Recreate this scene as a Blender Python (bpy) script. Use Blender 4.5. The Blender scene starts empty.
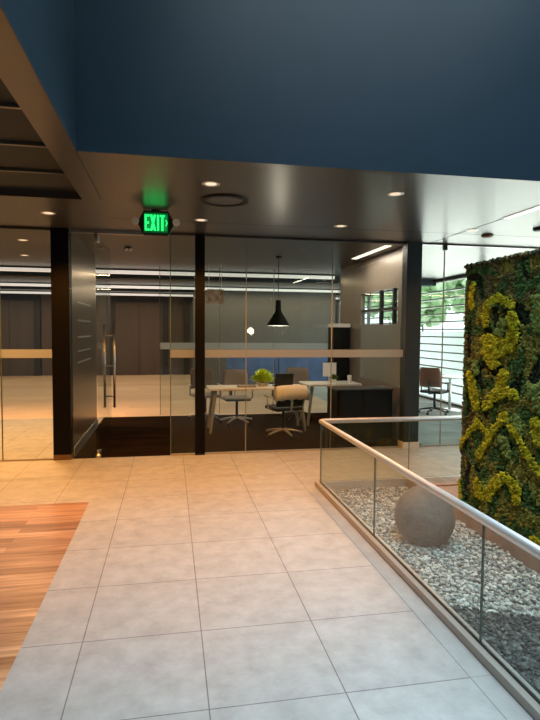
import bpy, bmesh, math, random
from mathutils import Vector, Matrix, noise
random.seed(7)
SC = bpy.context.scene
COL = SC.collection
PI = math.pi

# ------------------------------------------------------------------ materials
def new_mat(name):
    m = bpy.data.materials.new(name); m.use_nodes = True
    nt = m.node_tree
    b = nt.nodes['Principled BSDF']
    return m, nt, b

def mat(name, col, rough=.5, metal=0., var=.0, scale=8., bump=0., bscale=60., emit=None, estr=0., stretch=(1, 1, 1), spec=.5, coat=0.):
    m, nt, b = new_mat(name)
    b.inputs['Base Color'].default_value = (*col, 1)
    b.inputs['Roughness'].default_value = rough
    b.inputs['Metallic'].default_value = metal
    b.inputs['Specular IOR Level'].default_value = spec
    b.inputs['Coat Weight'].default_value = coat
    if emit:
        b.inputs['Emission Color'].default_value = (*emit, 1)
        b.inputs['Emission Strength'].default_value = estr
    tc = nt.nodes.new('ShaderNodeTexCoord')
    mp = nt.nodes.new('ShaderNodeMapping'); mp.inputs['Scale'].default_value = stretch
    nt.links.new(tc.outputs['Object'], mp.inputs['Vector'])
    if var > 0:
        n = nt.nodes.new('ShaderNodeTexNoise'); n.inputs['Scale'].default_value = scale; n.inputs['Detail'].default_value = 5
        nt.links.new(mp.outputs[0], n.inputs['Vector'])
        r = nt.nodes.new('ShaderNodeValToRGB')
        r.color_ramp.elements[0].position = .3; r.color_ramp.elements[1].position = .7
        r.color_ramp.elements[0].color = (*[c * (1 - var) for c in col], 1)
        r.color_ramp.elements[1].color = (*[min(1, c * (1 + var)) for c in col], 1)
        nt.links.new(n.outputs['Fac'], r.inputs[0]); nt.links.new(r.outputs[0], b.inputs['Base Color'])
    if bump > 0:
        n2 = nt.nodes.new('ShaderNodeTexNoise'); n2.inputs['Scale'].default_value = bscale; n2.inputs['Detail'].default_value = 4
        nt.links.new(mp.outputs[0], n2.inputs['Vector'])
        bp = nt.nodes.new('ShaderNodeBump'); bp.inputs['Strength'].default_value = bump; bp.inputs['Distance'].default_value = .02
        nt.links.new(n2.outputs['Fac'], bp.inputs['Height']); nt.links.new(bp.outputs[0], b.inputs['Normal'])
    return m

def glass_mat(name, tint=(.93, .97, .95), boost=1.0):
    m = bpy.data.materials.new(name); m.use_nodes = True
    nt = m.node_tree; nt.nodes.clear()
    out = nt.nodes.new('ShaderNodeOutputMaterial'); mix = nt.nodes.new('ShaderNodeMixShader')
    tr = nt.nodes.new('ShaderNodeBsdfTransparent'); tr.inputs[0].default_value = (*tint, 1)
    gl = nt.nodes.new('ShaderNodeBsdfGlossy'); gl.inputs['Roughness'].default_value = 0.01
    lw = nt.nodes.new('ShaderNodeLayerWeight'); lw.inputs[0].default_value = .5      # Schlick reflectance of thin glass
    pw = nt.nodes.new('ShaderNodeMath'); pw.operation = 'POWER'; pw.inputs[1].default_value = 5
    mu = nt.nodes.new('ShaderNodeMath'); mu.operation = 'MULTIPLY_ADD'; mu.inputs[1].default_value = .96 * boost; mu.inputs[2].default_value = .04 * boost
    nt.links.new(lw.outputs['Facing'], pw.inputs[0]); nt.links.new(pw.outputs[0], mu.inputs[0]); nt.links.new(mu.outputs[0], mix.inputs[0])
    nt.links.new(tr.outputs[0], mix.inputs[1]); nt.links.new(gl.outputs[0], mix.inputs[2])
    nt.links.new(mix.outputs[0], out.inputs[0])
    return m

def frosted_mat(name, col=(.75, .72, .66), fac=.7):
    m = bpy.data.materials.new(name); m.use_nodes = True
    nt = m.node_tree; nt.nodes.clear()
    out = nt.nodes.new('ShaderNodeOutputMaterial'); mix = nt.nodes.new('ShaderNodeMixShader'); mix.inputs[0].default_value = fac
    tr = nt.nodes.new('ShaderNodeBsdfTransparent')
    m2 = nt.nodes.new('ShaderNodeMixShader'); m2.inputs[0].default_value = .5
    df = nt.nodes.new('ShaderNodeBsdfDiffuse'); df.inputs[0].default_value = (*col, 1)
    tl = nt.nodes.new('ShaderNodeBsdfTranslucent'); tl.inputs[0].default_value = (*col, 1)
    nt.links.new(df.outputs[0], m2.inputs[1]); nt.links.new(tl.outputs[0], m2.inputs[2])
    nt.links.new(tr.outputs[0], mix.inputs[1]); nt.links.new(m2.outputs[0], mix.inputs[2]); nt.links.new(mix.outputs[0], out.inputs[0])
    return m

TILE = 0.642; TX = -0.473; TY = 2.3296
def tile_mat(name, base, loc=(0, 0), w=TILE, h=TILE, grout=.45, var=.12, rough=.5, mortar=.0035, offset=0.):
    m, nt, b = new_mat(name)
    tc = nt.nodes.new('ShaderNodeTexCoord'); mp = nt.nodes.new('ShaderNodeMapping')
    mp.inputs['Location'].default_value = (-loc[0], -loc[1], 0)
    nt.links.new(tc.outputs['Object'], mp.inputs[0])
    br = nt.nodes.new('ShaderNodeTexBrick'); br.offset = offset; br.squash = 1
    br.inputs['Scale'].default_value = 1; br.inputs['Mortar Size'].default_value = mortar; br.inputs['Mortar Smooth'].default_value = .3
    br.inputs['Brick Width'].default_value = w; br.inputs['Row Height'].default_value = h; br.inputs['Bias'].default_value = 0
    br.inputs['Color1'].default_value = (*[c * .965 for c in base], 1); br.inputs['Color2'].default_value = (*[c * 1.035 for c in base], 1)
    br.inputs['Mortar'].default_value = (*[c * grout for c in base], 1)
    nt.links.new(mp.outputs[0], br.inputs['Vector'])
    n = nt.nodes.new('ShaderNodeTexNoise'); n.inputs['Scale'].default_value = 6.5; n.inputs['Detail'].default_value = 8; n.inputs['Roughness'].default_value = .68
    nt.links.new(tc.outputs['Object'], n.inputs['Vector'])
    r = nt.nodes.new('ShaderNodeValToRGB'); r.color_ramp.elements[0].position = .3; r.color_ramp.elements[1].position = .72
    r.color_ramp.elements[0].color = (1 - var,) * 3 + (1,); r.color_ramp.elements[1].color = (1 + var,) * 3 + (1,)
    nt.links.new(n.outputs['Fac'], r.inputs[0])
    mx = nt.nodes.new('ShaderNodeMixRGB'); mx.blend_type = 'MULTIPLY'; mx.inputs[0].default_value = 1
    nt.links.new(br.outputs['Color'], mx.inputs[1]); nt.links.new(r.outputs[0], mx.inputs[2])
    nt.links.new(mx.outputs[0], b.inputs['Base Color'])
    b.inputs['Roughness'].default_value = rough
    bp = nt.nodes.new('ShaderNodeBump'); bp.invert = True; bp.inputs['Strength'].default_value = .35; bp.inputs['Distance'].default_value = .002
    nt.links.new(br.outputs['Fac'], bp.inputs['Height']); nt.links.new(bp.outputs[0], b.inputs['Normal'])
    return m

def plank_mat(name, ca, cb, pw=.11, pl=1.1, rough=.3, grain=.5):
    m, nt, b = new_mat(name)
    tc = nt.nodes.new('ShaderNodeTexCoord')
    br = nt.nodes.new('ShaderNodeTexBrick'); br.offset = .37; br.offset_frequency = 2; br.squash = 1
    br.inputs['Scale'].default_value = 1; br.inputs['Mortar Size'].default_value = .0012
    br.inputs['Brick Width'].default_value = pl; br.inputs['Row Height'].default_value = pw; br.inputs['Bias'].default_value = 0
    br.inputs['Color1'].default_value = (*ca, 1); br.inputs['Color2'].default_value = (*cb, 1)
    br.inputs['Mortar'].default_value = (*[c * .5 for c in ca], 1)
    nt.links.new(tc.outputs['Object'], br.inputs['Vector'])
    mp = nt.nodes.new('ShaderNodeMapping'); mp.inputs['Scale'].default_value = (.9, 14, 1)
    nt.links.new(tc.outputs['Object'], mp.inputs[0])
    n = nt.nodes.new('ShaderNodeTexNoise'); n.inputs['Scale'].default_value = 2.2; n.inputs['Detail'].default_value = 7; n.inputs['Distortion'].default_value = .6
    nt.links.new(mp.outputs[0], n.inputs['Vector'])
    r = nt.nodes.new('ShaderNodeValToRGB'); r.color_ramp.elements[0].position = .3; r.color_ramp.elements[1].position = .7
    r.color_ramp.elements[0].color = (1 - grain, 1 - grain * 1.1, 1 - grain * 1.2, 1); r.color_ramp.elements[1].color = (1.15, 1.12, 1.05, 1)
    nt.links.new(n.outputs['Fac'], r.inputs[0])
    mx = nt.nodes.new('ShaderNodeMixRGB'); mx.blend_type = 'MULTIPLY'; mx.inputs[0].default_value = 1
    nt.links.new(br.outputs['Color'], mx.inputs[1]); nt.links.new(r.outputs[0], mx.inputs[2])
    nt.links.new(mx.outputs[0], b.inputs['Base Color']); b.inputs['Roughness'].default_value = rough
    return m

def island_mat(name, cols, rough=.7, bump=0., bscale=200., spec=.3):
    """colour varies from pebble to pebble / clump to clump"""
    m, nt, b = new_mat(name)
    g = nt.nodes.new('ShaderNodeNewGeometry'); r = nt.nodes.new('ShaderNodeValToRGB')
    cr = r.color_ramp
    while len(cr.elements) < len(cols): cr.elements.new(.5)
    for i, c in enumerate(cols):
        cr.elements[i].position = i / (len(cols) - 1); cr.elements[i].color = (*c, 1)
    nt.links.new(g.outputs['Random Per Island'], r.inputs[0]); nt.links.new(r.outputs[0], b.inputs['Base Color'])
    b.inputs['Roughness'].default_value = rough; b.inputs['Specular IOR Level'].default_value = spec
    if bump:
        tc = nt.nodes.new('ShaderNodeTexCoord'); n2 = nt.nodes.new('ShaderNodeTexNoise'); n2.inputs['Scale'].default_value = bscale
        nt.links.new(tc.outputs['Object'], n2.inputs['Vector'])
        bp = nt.nodes.new('ShaderNodeBump'); bp.inputs['Strength'].default_value = bump; bp.inputs['Distance'].default_value = .02
        nt.links.new(n2.outputs['Fac'], bp.inputs['Height']); nt.links.new(bp.outputs[0], b.inputs['Normal'])
    return m

M = dict(
    tile=tile_mat('grey_stone_tile', (.345, .37, .37), (TX, TY), var=.2, grout=.38),
    border=tile_mat('grey_stone_border', (.37, .39, .39), (TX, TY), w=.642, h=5.0, grout=.75),
    wood=plank_mat('oiled_plank', (.28, .15, .085), (.60, .38, .24), pw=.10, pl=1.25),
    pale_wood=plank_mat('pale_plank', (.58, .44, .31), (.72, .57, .42), pw=.6, pl=2.4, grain=.2),
    carpet=mat('dark_carpet', (.017, .012, .009), 1., spec=.0, var=.35, scale=3, bump=.3, bscale=300, stretch=(.3, 3, 1)),
    grey_carpet=mat('grey_blue_carpet', (.30, .34, .34), .95, var=.35, scale=1.6, bump=.3, bscale=300),
    ceiling=mat('bronze_metal_ceiling', (.088, .086, .084), .30, metal=.55, var=.07, scale=5, stretch=(1, 12, 1)),
    recess=mat('charcoal_ceiling_panel', (.008, .017, .023), .6, spec=.3),
    bar=mat('dull_aluminium', (.22, .22, .2), .35, metal=.8),
    blue=mat('dark_blue_panel', (.018, .040, .064), .38, var=.06, scale=2, spec=.4),
    brown_wall=mat('dark_brown_panel', (.075, .052, .038), .45, var=.12, scale=4, stretch=(1, 1, .1)),
    door=mat('dark_door_leaf', (.065, .047, .036), .45, var=.1, scale=4, stretch=(1, 1, .1)),
    grey_wall=mat('charcoal_wall', (.08, .08, .075), .6, var=.08),
    warm_metal=mat('brushed_bronze_panel', (.17, .13, .095), .28, metal=.75, var=.08, scale=6, stretch=(1, 1, 12)),
    side_brown=mat('taupe_wall', (.20, .165, .135), .35, var=.06),
    black_col=mat('black_lacquer', (.003, .003, .003), .5, spec=.15),
    slate_col=mat('slate_column', (.022, .036, .042), .5, var=.1, spec=.3),
    steel=mat('brushed_steel', (.62, .62, .6), .3, metal=1.),
    alu=mat('satin_aluminium', (.70, .72, .72), .34, metal=.6),
    shoe=mat('anodised_shoe', (.40, .39, .36), .5, metal=.1),
    black=mat('black_plastic', (.012, .012, .013), .45),
    gasket=mat('black_gasket', (.006, .006, .006), .7),
    white=mat('white_laminate', (.8, .79, .75), .35),
    lens=mat('warm_downlight_lens', (.9, .85, .75), .5, emit=(1, .82, .6), estr=.8),
    led=mat('linear_light_lens', (.9, .9, .88), .5, emit=(1, .93, .84), estr=.6),
    led_strong=mat('cove_light_lens', (.9, .9, .88), .5, emit=(1, .88, .72), estr=1.6),
    rim=mat('lit_lamp_rim', (.9, .85, .8), .5, emit=(1, .9, .78), estr=.6),
    lamp_black=mat('matt_black_shade', (.006, .006, .006), .8, spec=.2),
    boulder=mat('grey_boulder', (.12, .112, .10), .8, var=.22, scale=14, bump=.35, bscale=30),
    gravel=island_mat('pale_gravel', [(.12, .135, .125), (.26, .285, .265), (.40, .43, .405), (.66, .70, .67)], .6),
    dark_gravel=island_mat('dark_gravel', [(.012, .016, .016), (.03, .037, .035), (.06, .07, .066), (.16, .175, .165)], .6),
    soil=mat('planter_bed', (.10, .10, .095), .9),
    ledge=mat('timber_ledge', (.30, .21, .15), .5, var=.25, scale=6, stretch=(6, .6, 1)),
    moss_base=mat('moss_backing', (.02, .025, .008), .95),
    moss_yellow=island_mat('chartreuse_moss', [(.29, .305, .008), (.44, .45, .012), (.58, .57, .03)], .85, .6),
    moss_olive=island_mat('olive_moss', [(0.1313, 0.1488, 0.028), (0.2188, 0.2363, 0.0438), (0.3325, 0.35, 0.0788)], .9, .6),
    moss_green=island_mat('dark_green_moss', [(0.029, 0.0798, 0.0232), (0.058, 0.145, 0.0406), (0.1087, 0.232, 0.0653)], .9, .6),
    moss_brown=island_mat('brown_moss', [(0.0725, 0.0653, 0.0261), (0.1305, 0.116, 0.0435), (0.203, 0.1885, 0.0725)], .9, .6),
    moss_ball=island_mat('pale_green_moss', [(0.116, 0.1885, 0.0435), (0.1885, 0.29, 0.0653), (0.261, 0.3625, 0.087)], .9, .6),
    moss_dark=island_mat('blackish_moss', [(0.0145, 0.0261, 0.0174), (0.029, 0.0508, 0.029)], .9, .6),
    plant=island_mat('chartreuse_leaf', [(.42, .60, .02), (.62, .78, .05), (.75, .85, .12)], .5),
    leaf=island_mat('tree_leaf', [(.22, .38, .16), (.40, .56, .28), (.62, .74, .48)], .8),
    trunk=mat('bark', (.12, .09, .06), .9),
    tan=mat('tan_mesh', (.30, .24, .18), .7, bump=.3, bscale=200, stretch=(1, 1, 6)),
    tan_grey=mat('taupe_fabric', (.32, .29, .25), .8),
    mesh_black=mat('black_mesh', (.02, .022, .022), .6),
    white_soft=mat('white_fabric', (.75, .78, .76), .7),
    brown_leather=mat('brown_leather', (.20, .10, .06), .5),
    screen=mat('navy_acoustic_panel', (.05, .10, .24), .7, var=.35, scale=2.5),
    table_leg=mat('grey_painted_leg', (.28, .32, .31), .5),
    shelf_black=mat('black_cabinet', (.006, .007, .008), .6, spec=.15),
    pave=mat('pale_paving', (.80, .80, .78), .8, var=.1),
    facade=mat('white_facade', (.85, .84, .80), .8),
    louver=mat('dark_louver', (.10, .11, .11), .5),
    glass=glass_mat('clear_glass', (.93, .955, .94), .5),
    glass_rail=glass_mat('rail_glass', (.91, .95, .93)),
    glass_win=glass_mat('window_glass', (.95, .98, .96)),
    edge=mat('glass_edge_silicone', (.30, .30, .27), .5, spec=.3),
    edge_dark=mat('polished_glass_edge', (.10, .16, .14), .3),
    pinboard=mat('grey_pinboard', (.22, .24, .22), .8),
    frost=frosted_mat('frosted_film', (.50, .56, .58), .62),
    green_glow=mat('exit_letter', (.05, .8, .3), .5, emit=(.03, .75, .20), estr=.75),
    green_face=mat('exit_face', (.01, .12, .04), .4, emit=(.01, .30, .07), estr=.10),
    sign_black=mat('black_sign_housing', (.012, .014, .012), .4),
    lamp_head=mat('white_lamp_head', (.75, .74, .7), .35),
    cream=mat('cream_artwork', (.55, .42, .30), .7, var=.5, scale=12),
    detector=mat('brown_detector', (.14, .06, .035), .5),
)

# ------------------------------------------------------------------ mesh helpers
def nb(): return bmesh.new()
def obj(name, bm, m, parent=None, smooth=False, loc=None, bevel=0.):
    me = bpy.data.meshes.new(name)
    bm.normal_update(); bm.to_mesh(me); bm.free()
    me.materials.append(M[m] if isinstance(m, str) else m)
    if smooth:
        for p in me.polygons: p.use_smooth = len(p.vertices) <= 4
    o = bpy.data.objects.new(name, me); COL.objects.link(o)
    if parent: o.parent = parent
    if loc: o.location = loc
    if bevel:
        md = o.modifiers.new('bevel', 'BEVEL'); md.width = bevel; md.segments = 2; md.limit_method = 'ANGLE'
    return o
def box(bm, x0, x1, y0, y1, z0, z1, mtx=None):
    vs = [bm.verts.new((x, y, z)) for x in (x0, x1) for y in (y0, y1) for z in (z0, z1)]
    for f in ((0, 1, 3, 2), (4, 6, 7, 5), (0, 4, 5, 1), (2, 3, 7, 6), (0, 2, 6, 4), (1, 5, 7, 3)):
        bm.faces.new([vs[i] for i in f])
    if mtx is not None:
        for v in vs: v.co = mtx @ v.co
    return bm
def bx(*a): return box(nb(), *a)
def tube(bm, pts, r, n=10, cap=True):
    pts = [Vector(p) for p in pts]; rings = []
    rr = r if isinstance(r, (list, tuple)) else [r] * len(pts)
    for i, p in enumerate(pts):
        if i == 0: d = pts[1] - p
        elif i == len(pts) - 1: d = p - pts[-2]
        else:
            d = (pts[i + 1] - p).normalized() + (p - pts[i - 1]).normalized()
        d.normalize()
        a = d.orthogonal().normalized() if i == 0 else (pa - pa.dot(d) * d).normalized()
        pa = a; b = d.cross(a)
        rings.append([bm.verts.new(p + (a * math.cos(2 * PI * k / n) + b * math.sin(2 * PI * k / n)) * rr[i]) for k in range(n)])
    for i in range(len(rings) - 1):
        for k in range(n):
            bm.faces.new((rings[i][k], rings[i][(k + 1) % n], rings[i + 1][(k + 1) % n], rings[i + 1][k]))
    if cap:
        bm.faces.new(rings[0][::-1]); bm.faces.new(rings[-1])
    return bm
def lathe(bm, prof, n=24, c=(0, 0, 0)):
    rings = [[bm.verts.new((c[0] + r * math.cos(2 * PI * k / n), c[1] + r * math.sin(2 * PI * k / n), c[2] + z)) for k in range(n)] for r, z in prof]
    for i in range(len(rings) - 1):
        for k in range(n):
            bm.faces.new((rings[i][k], rings[i][(k + 1) % n], rings[i + 1][(k + 1) % n], rings[i + 1][k]))
    bm.faces.new(rings[0][::-1]); bm.faces.new(rings[-1])
    return bm
def prism(bm, poly, axis, a0, a1):
    """extrude a 2-D outline along an axis ('x','y','z')"""
    def P(u, v, a):
        return {'x': (a, u, v), 'y': (u, a, v), 'z': (u, v, a)}[axis]
    A = [bm.verts.new(P(u, v, a0)) for u, v in poly]; B = [bm.verts.new(P(u, v, a1)) for u, v in poly]
    n = len(poly)
    bm.faces.new(A); bm.faces.new(B[::-1])
    for i in range(n): bm.faces.new((A[i], B[i], B[(i + 1) % n], A[(i + 1) % n]))
    bmesh.ops.recalc_face_normals(bm, faces=bm.faces)
    return bm
def tag(o, label, cat=None, group=None, kind=None):
    if label: o['label'] = label
    if cat: o['category'] = cat
    if group: o['group'] = group
    if kind: o['kind'] = kind
    return o
def thing(name, label, cat, loc=(0, 0, 0), rz=0, group=None):
    o = bpy.data.objects.new(name, None); COL.objects.link(o)
    o.empty_display_size = .1
    o.location = loc; o.rotation_euler = (0, 0, rz)
    return tag(o, label, cat, group)
def struct(name, bm, m, label=None, parent=None, **k):
    o = obj(name, bm, m, parent, **k)
    if not parent: o['kind'] = 'structure'
    if label: o['label'] = label
    return o
def dup(root, loc, rz, label=None, group=None):
    r = root.copy(); COL.objects.link(r); r.location = loc; r.rotation_euler = (0, 0, rz)
    if label: r['label'] = label
    if group: r['group'] = group
    for ch in list(root.children):
        c = ch.copy(); COL.objects.link(c); c.parent = r
        for g in ch.children:
            d = g.copy(); COL.objects.link(d); d.parent = c
    return r

# ------------------------------------------------------------------ key dimensions (metres)
ZC = 3.0          # lobby ceiling
YG = 7.35         # front glass wall
YF = 4.17         # far wall of the tall void
XV = -0.67        # left wall of the tall void
XW = 6.5          # daylight window wall on the right
YB = 21.0         # far back wall
ZT = 6.6          # top of the void

# ------------------------------------------------------------------ floors
f = nb()
box(f, -.79, 1.453, -4, 5.46, -.1, 0)
box(f, -6, 1.453, 5.46, YG, -.1, 0)
box(f, 1.453, XW, 5.68, YG, -.1, 0)
struct('floor', f, 'tile', 'grey stone tile floor of the lobby')
struct('floor', bx(1.453, 1.57, -4, 5.68, -.1, .0), 'border', 'narrow grey stone border strip beside the glass rail')
struct('floor', bx(-6, -.79, -4, 5.46, -.1, 0), 'wood', 'warm brown timber plank floor at the left')
struct('floor', bx(-6, -1.27, YG, 10.8, -.1, 0), 'tile', 'tile floor behind the left glass pane')
struct('floor', bx(-1.27, 3.75, YG, 10.8, -.1, 0), 'carpet', 'dark brown carpet of the meeting room')
struct('floor', bx(3.75, XW, YG, YB, -.1, 0), 'grey_carpet', 'pale grey carpet in the room by the windows')
struct('floor', bx(-8, 3.75, 10.8, YB, -.1, 0), 'pale_wood', 'pale lit floor beyond the meeting room')
struct('floor', bx(1.57, XW, -4, 5.68, -.16, -.06), 'soil', 'planter bed under the gravel')

# ------------------------------------------------------------------ ceilings and high void
struct('ceiling', bx(XV, XW, YF, YG, ZC, ZC + .25), 'ceiling', 'dark bronze metal ceiling above the lobby')
c = nb()
box(c, -.86, XV, -4, YF, ZC, ZC + .3)
box(c, -6, XV, 5.68, YG, ZC, ZC + .3)
box(c, -.86, XV, YF, 5.68, ZC, ZC + .3)
struct('ceiling', c, 'ceiling', 'bronze metal soffit strip left of the tall void')
struct('ceiling', bx(-6, -.86, -4, 5.68, ZC + .07, ZC + .3), 'recess', 'charcoal recessed ceiling field at the left')
for y in (1.4, 2.13, 2.86, 3.57, 4.27, 4.97):
    struct('trim_1', bx(-6, -.862, y - .012, y + .012, ZC + .045, ZC + .068), 'bar', 'thin aluminium rail across the recessed ceiling')
struct('trim_2', bx(XV - .002, XV + .004, YF, 5.62, ZC - .003, ZC + .002), 'gasket', 'shadow gap running along the ceiling')
struct('ceiling', bx(-8, XW, YG, YB, ZC, ZC + .25), 'ceiling', 'dark bronze ceiling of the rooms behind the glass')
struct('trim_3', bx(3.725, 3.735, 5.55, YG, ZC - .002, ZC + .003), 'gasket', 'dark joint in the ceiling at the right')
struct('trim_4', bx(XV, XW, 6.55, 6.556, ZC - .001, ZC + .003), 'gasket', 'fine joint across the ceiling')
struct('wall_far_high', bx(XV, XW, YF, YF + .2, ZC + .25, ZT), 'blue', 'dark blue panelled wall above the lobby ceiling')
struct('trim_5', bx(XV, XW, YF - .004, YF, ZC, ZC + .25), 'blue', 'dark blue fascia edge')
struct('wall_left_high', bx(XV - .2, XV, -4, YF + .2, ZC + .3, ZT), 'blue', 'dark blue side wall of the tall void')
struct('trim_6', bx(XV, XV + .004, -4, YF, ZC, ZC + .3), 'blue', 'dark blue fascia edge on the left of the void')
# roof of the void, out of view; skylight opening placed to steer the daylight
SX0, SX1, SY0, SY1 = .2, 5.2, -1.2, 3.4
r = nb()
box(r, XV - .2, SX0, -4, YF + .2, ZT, ZT + .2); box(r, SX1, XW, -4, YF + .2, ZT, ZT + .2)
box(r, SX0, SX1, -4, SY0, ZT, ZT + .2); box(r, SX0, SX1, SY1, YF + .2, ZT, ZT + .2)
struct('ceiling', r, 'recess', 'unseen roof over the tall void')
w = struct('window_1', bx(SX0, SX1, SY0, SY1, ZT + .08, ZT + .09), 'glass_win', 'added unseen skylight glazing over the tall void')
g = nb()
for i in range(5):
    x = SX0 + (SX1 - SX0) * i / 4; box(g, x - .03, x + .03, SY0, SY1, ZT + .02, ZT + .16)
obj('glazing_bar', g, 'louver', w)

# ------------------------------------------------------------------ walls
struct('wall_rear', bx(-6.2, XW + .2, -4.2, -4, -.1, ZT), 'grey_wall', 'wall behind the viewpoint')
struct('wall_left', bx(-6.2, -6, -4, 10.8, -.1, ZC + .3), 'brown_wall', 'dark wall at the far left')
struct('wall_left_rear', bx(-8.2, -8, 10.8, YB, -.1, ZC + .3), 'brown_wall', 'dark wall at the left of the far room')
struct('wall_back', bx(-8.2, XW + .2, YB, YB + .2, -.1, ZC + .3), 'brown_wall', 'dark brown panelled wall at the far end')
struct('wall_right_high', bx(XW, XW + .2, -4, YG, ZC + .25, ZT), 'grey_wall', 'wall above the right windows')
for x0, x1, lab in ((-2.02, -.28, 'dark brown double door in the far wall, behind the open glass door'),
                    (-6.6, -4.9, 'dark brown door in the far wall at the left'), (.75, 2.3, 'dark door in the far wall behind the meeting table')):
    d = struct('door_1', bx(x0, x1, YB - .06, YB - .001, .0, 2.75), 'door', lab)
    fr = nb(); box(fr, x0 - .22, x0, YB - .1, YB - .001, 0, 2.95); box(fr, x1, x1 + .22, YB - .1, YB - .001, 0, 2.95); box(fr, x0, x1, YB - .1, YB - .001, 2.75, 2.95)
    obj('door_frame', fr, 'black', d)
    obj('door_gap', bx((x0 + x1) / 2 - .01, (x0 + x1) / 2 + .01, YB - .065, YB - .06, 0, 2.75), 'black', d)

# bronze wall panel behind the black column, with steel baseboard
p = struct('wall_panel_left', bx(-1.37, -1.27, YG + .10, 9.8, 0, ZC), 'warm_metal', 'glossy bronze wall panel behind the black column')
for z in (2.09, 1.835, 1.60, 1.40, 1.24):
    obj('reflection_bar', bx(-1.27, -1.266, 7.85, 9.1, z - .012, z + .012), 'steel', p)  # pale bars put in for the striped reflections on the glossy panel
struct('baseboard_left', bx(-1.27, -1.255, YG + .1, 9.8, 0, .13), 'steel', 'brushed steel baseboard along the bronze panel')
# meeting room right wall at X=3.75 with an internal window
w = nb()
WX = 3.50
box(w, WX, WX + .08, YG + .1, 7.9, 0, ZC); box(w, WX, WX + .08, 9.55, 10.8, 0, ZC)
box(w, WX, WX + .08, 7.9, 9.55, 0, 1.83); box(w, WX, WX + .08, 7.9, 9.55, 2.40, ZC)
struct('wall_meeting_right', w, 'side_brown', 'taupe side wall of the meeting room')
wi = struct('window_2', bx(WX + .035, WX + .045, 7.9, 9.55, 1.83, 2.40), 'glass_win', 'small window in the taupe meeting room wall')
g = nb(); box(g, WX + .01, WX + .07, 8.62, 8.68, 1.83, 2.40); box(g, WX + .01, WX + .07, 8.08, 8.13, 1.83, 2.40); box(g, WX + .01, WX + .07, 7.9, 9.55, 2.06, 2.10)
obj('glazing_bar', g, 'black', wi)
struct('trim_7', bx(WX - .012, WX, 7.75, 9.5, .86, 1.80), 'pinboard', 'grey pinboard on the taupe wall')

# ------------------------------------------------------------------ daylight windows on the right (X = XW) and rear-lobby windows
wn = struct('window_3', bx(XW + .05, XW + .06, 4.3, YB, .0, ZC - .06), 'glass_win', 'tall daylight window wall at the right')
fr = nb(); box(fr, XW - .01, XW + .12, 4.3, YB, ZC - .07, ZC); box(fr, XW - .01, XW + .12, 4.3, YB, 0, .05)
obj('window_frame', fr, 'louver', wn)
y = 7.2
while y < YB:
    obj('mullion', bx(XW, XW + .1, y - .02, y + .02, .05, ZC - .07), 'louver', wn); y += 3.3
z = .26
while z < ZC - .1:
    obj('louver', bx(XW + .14, XW + .24, 4.4, YB, z - .016, z + .016), 'louver', wn); z += .19
struct('wall_right', bx(XW, XW + .2, -4, 4.3, -.1, ZC + .25), 'grey_wall', 'right wall beyond the moss')

# ------------------------------------------------------------------ front glass wall
def pane(x0, x1, lab, n, y=YG, z1=ZC - .03, band=(1.335, 1.445), right_edge=True, left_edge=False):
    o = struct('window_%d' % n, bx(x0, x1, y - .006, y + .006, .02, z1), 'glass', lab)
    if band: obj('frosted_band', bx(x0, x1, y - .011, y - .0065, *band), 'frost', o)
    if right_edge: obj('pane_joint', bx(x1 - .012, x1 - .0005, y - .009, y + .009, .02, z1), 'edge', o)
    if left_edge: obj('pane_edge', bx(x0 + .0005, x0 + .012, y - .009, y + .009, .02, z1), 'edge_dark', o)
    return o
pane(-2.13, -1.5, 'left glass pane beside the black column', 4, right_edge=False, left_edge=True)
pane(-6, -2.135, 'wide glass pane at the far left', 5, right_edge=False)
pane(-1.265, -.965, 'narrow glass sidelight between black column and door', 6, band=None, right_edge=False)
pane(0.0, .33, 'narrow glass pane left of the dark post', 7, right_edge=False, left_edge=True)
pane(.47, 1.04, 'glass pane right of the dark post', 8)
pane(1.043, 2.27, 'wide glass pane in front of the meeting chairs', 9)
pane(2.273, 3.35, 'glass pane in front of the black cabinet', 10, right_edge=False)
pane(3.59, 3.98, 'glass pane right of the slate column', 11, band=None)
pane(3.983, 6.5, 'glass pane towards the window wall', 12, band=None, right_edge=False)
# channels
tr = nb(); box(tr, -6, -1.5, YG - .02, YG + .02, 0, .02); box(tr, .0, .33, YG - .02, YG + .02, 0, .02); box(tr, .47, 3.35, YG - .02, YG + .02, 0, .02); box(tr, 3.59, 6.5, YG - .02, YG + .02, 0, .02)
struct('trim_8', tr, 'shoe', 'metal floor channel of the glass wall')
tr = nb(); box(tr, -6, -1.5, YG - .02, YG + .02, ZC - .03, ZC); box(tr, .0, .33, YG - .02, YG + .02, ZC - .03, ZC); box(tr, .47, 3.35, YG - .02, YG + .02, ZC - .03, ZC); box(tr, 3.59, 6.5, YG - .012, YG + .012, ZC - .02, ZC)
struct('trim_9', tr, 'ceiling', 'dark ceiling channel of the glass wall')
struct('trim_10', bx(-1.265, 0, YG - .025, YG + .025, ZC - .045, ZC - .002), 'steel', 'steel header rail over the glass door opening')
# rear glass partition of the meeting room
Y2 = 10.82
for n, (x0, x1) in enumerate(((-.2, .99), (.993, 2.1), (2.103, 3.49))):
    pane(x0, x1, ('left', 'middle', 'right')[n] + ' pane of the glass partition at the rear of the meeting room', 13 + n, y=Y2, band=(1.33, 1.46), left_edge=(n == 0))
fit_ = obj('patch_fitting', bx(-.03, .03, -.02, .02, -.07, -.0), 'black', None, loc=(3.98, YG - .0, ZC - .021)); tag(fit_, 'small black glass clamp at the top of the pane joint right of the slate column', 'clamp')
# blocking wall between left glass zone and far left (none in the photo)

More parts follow.
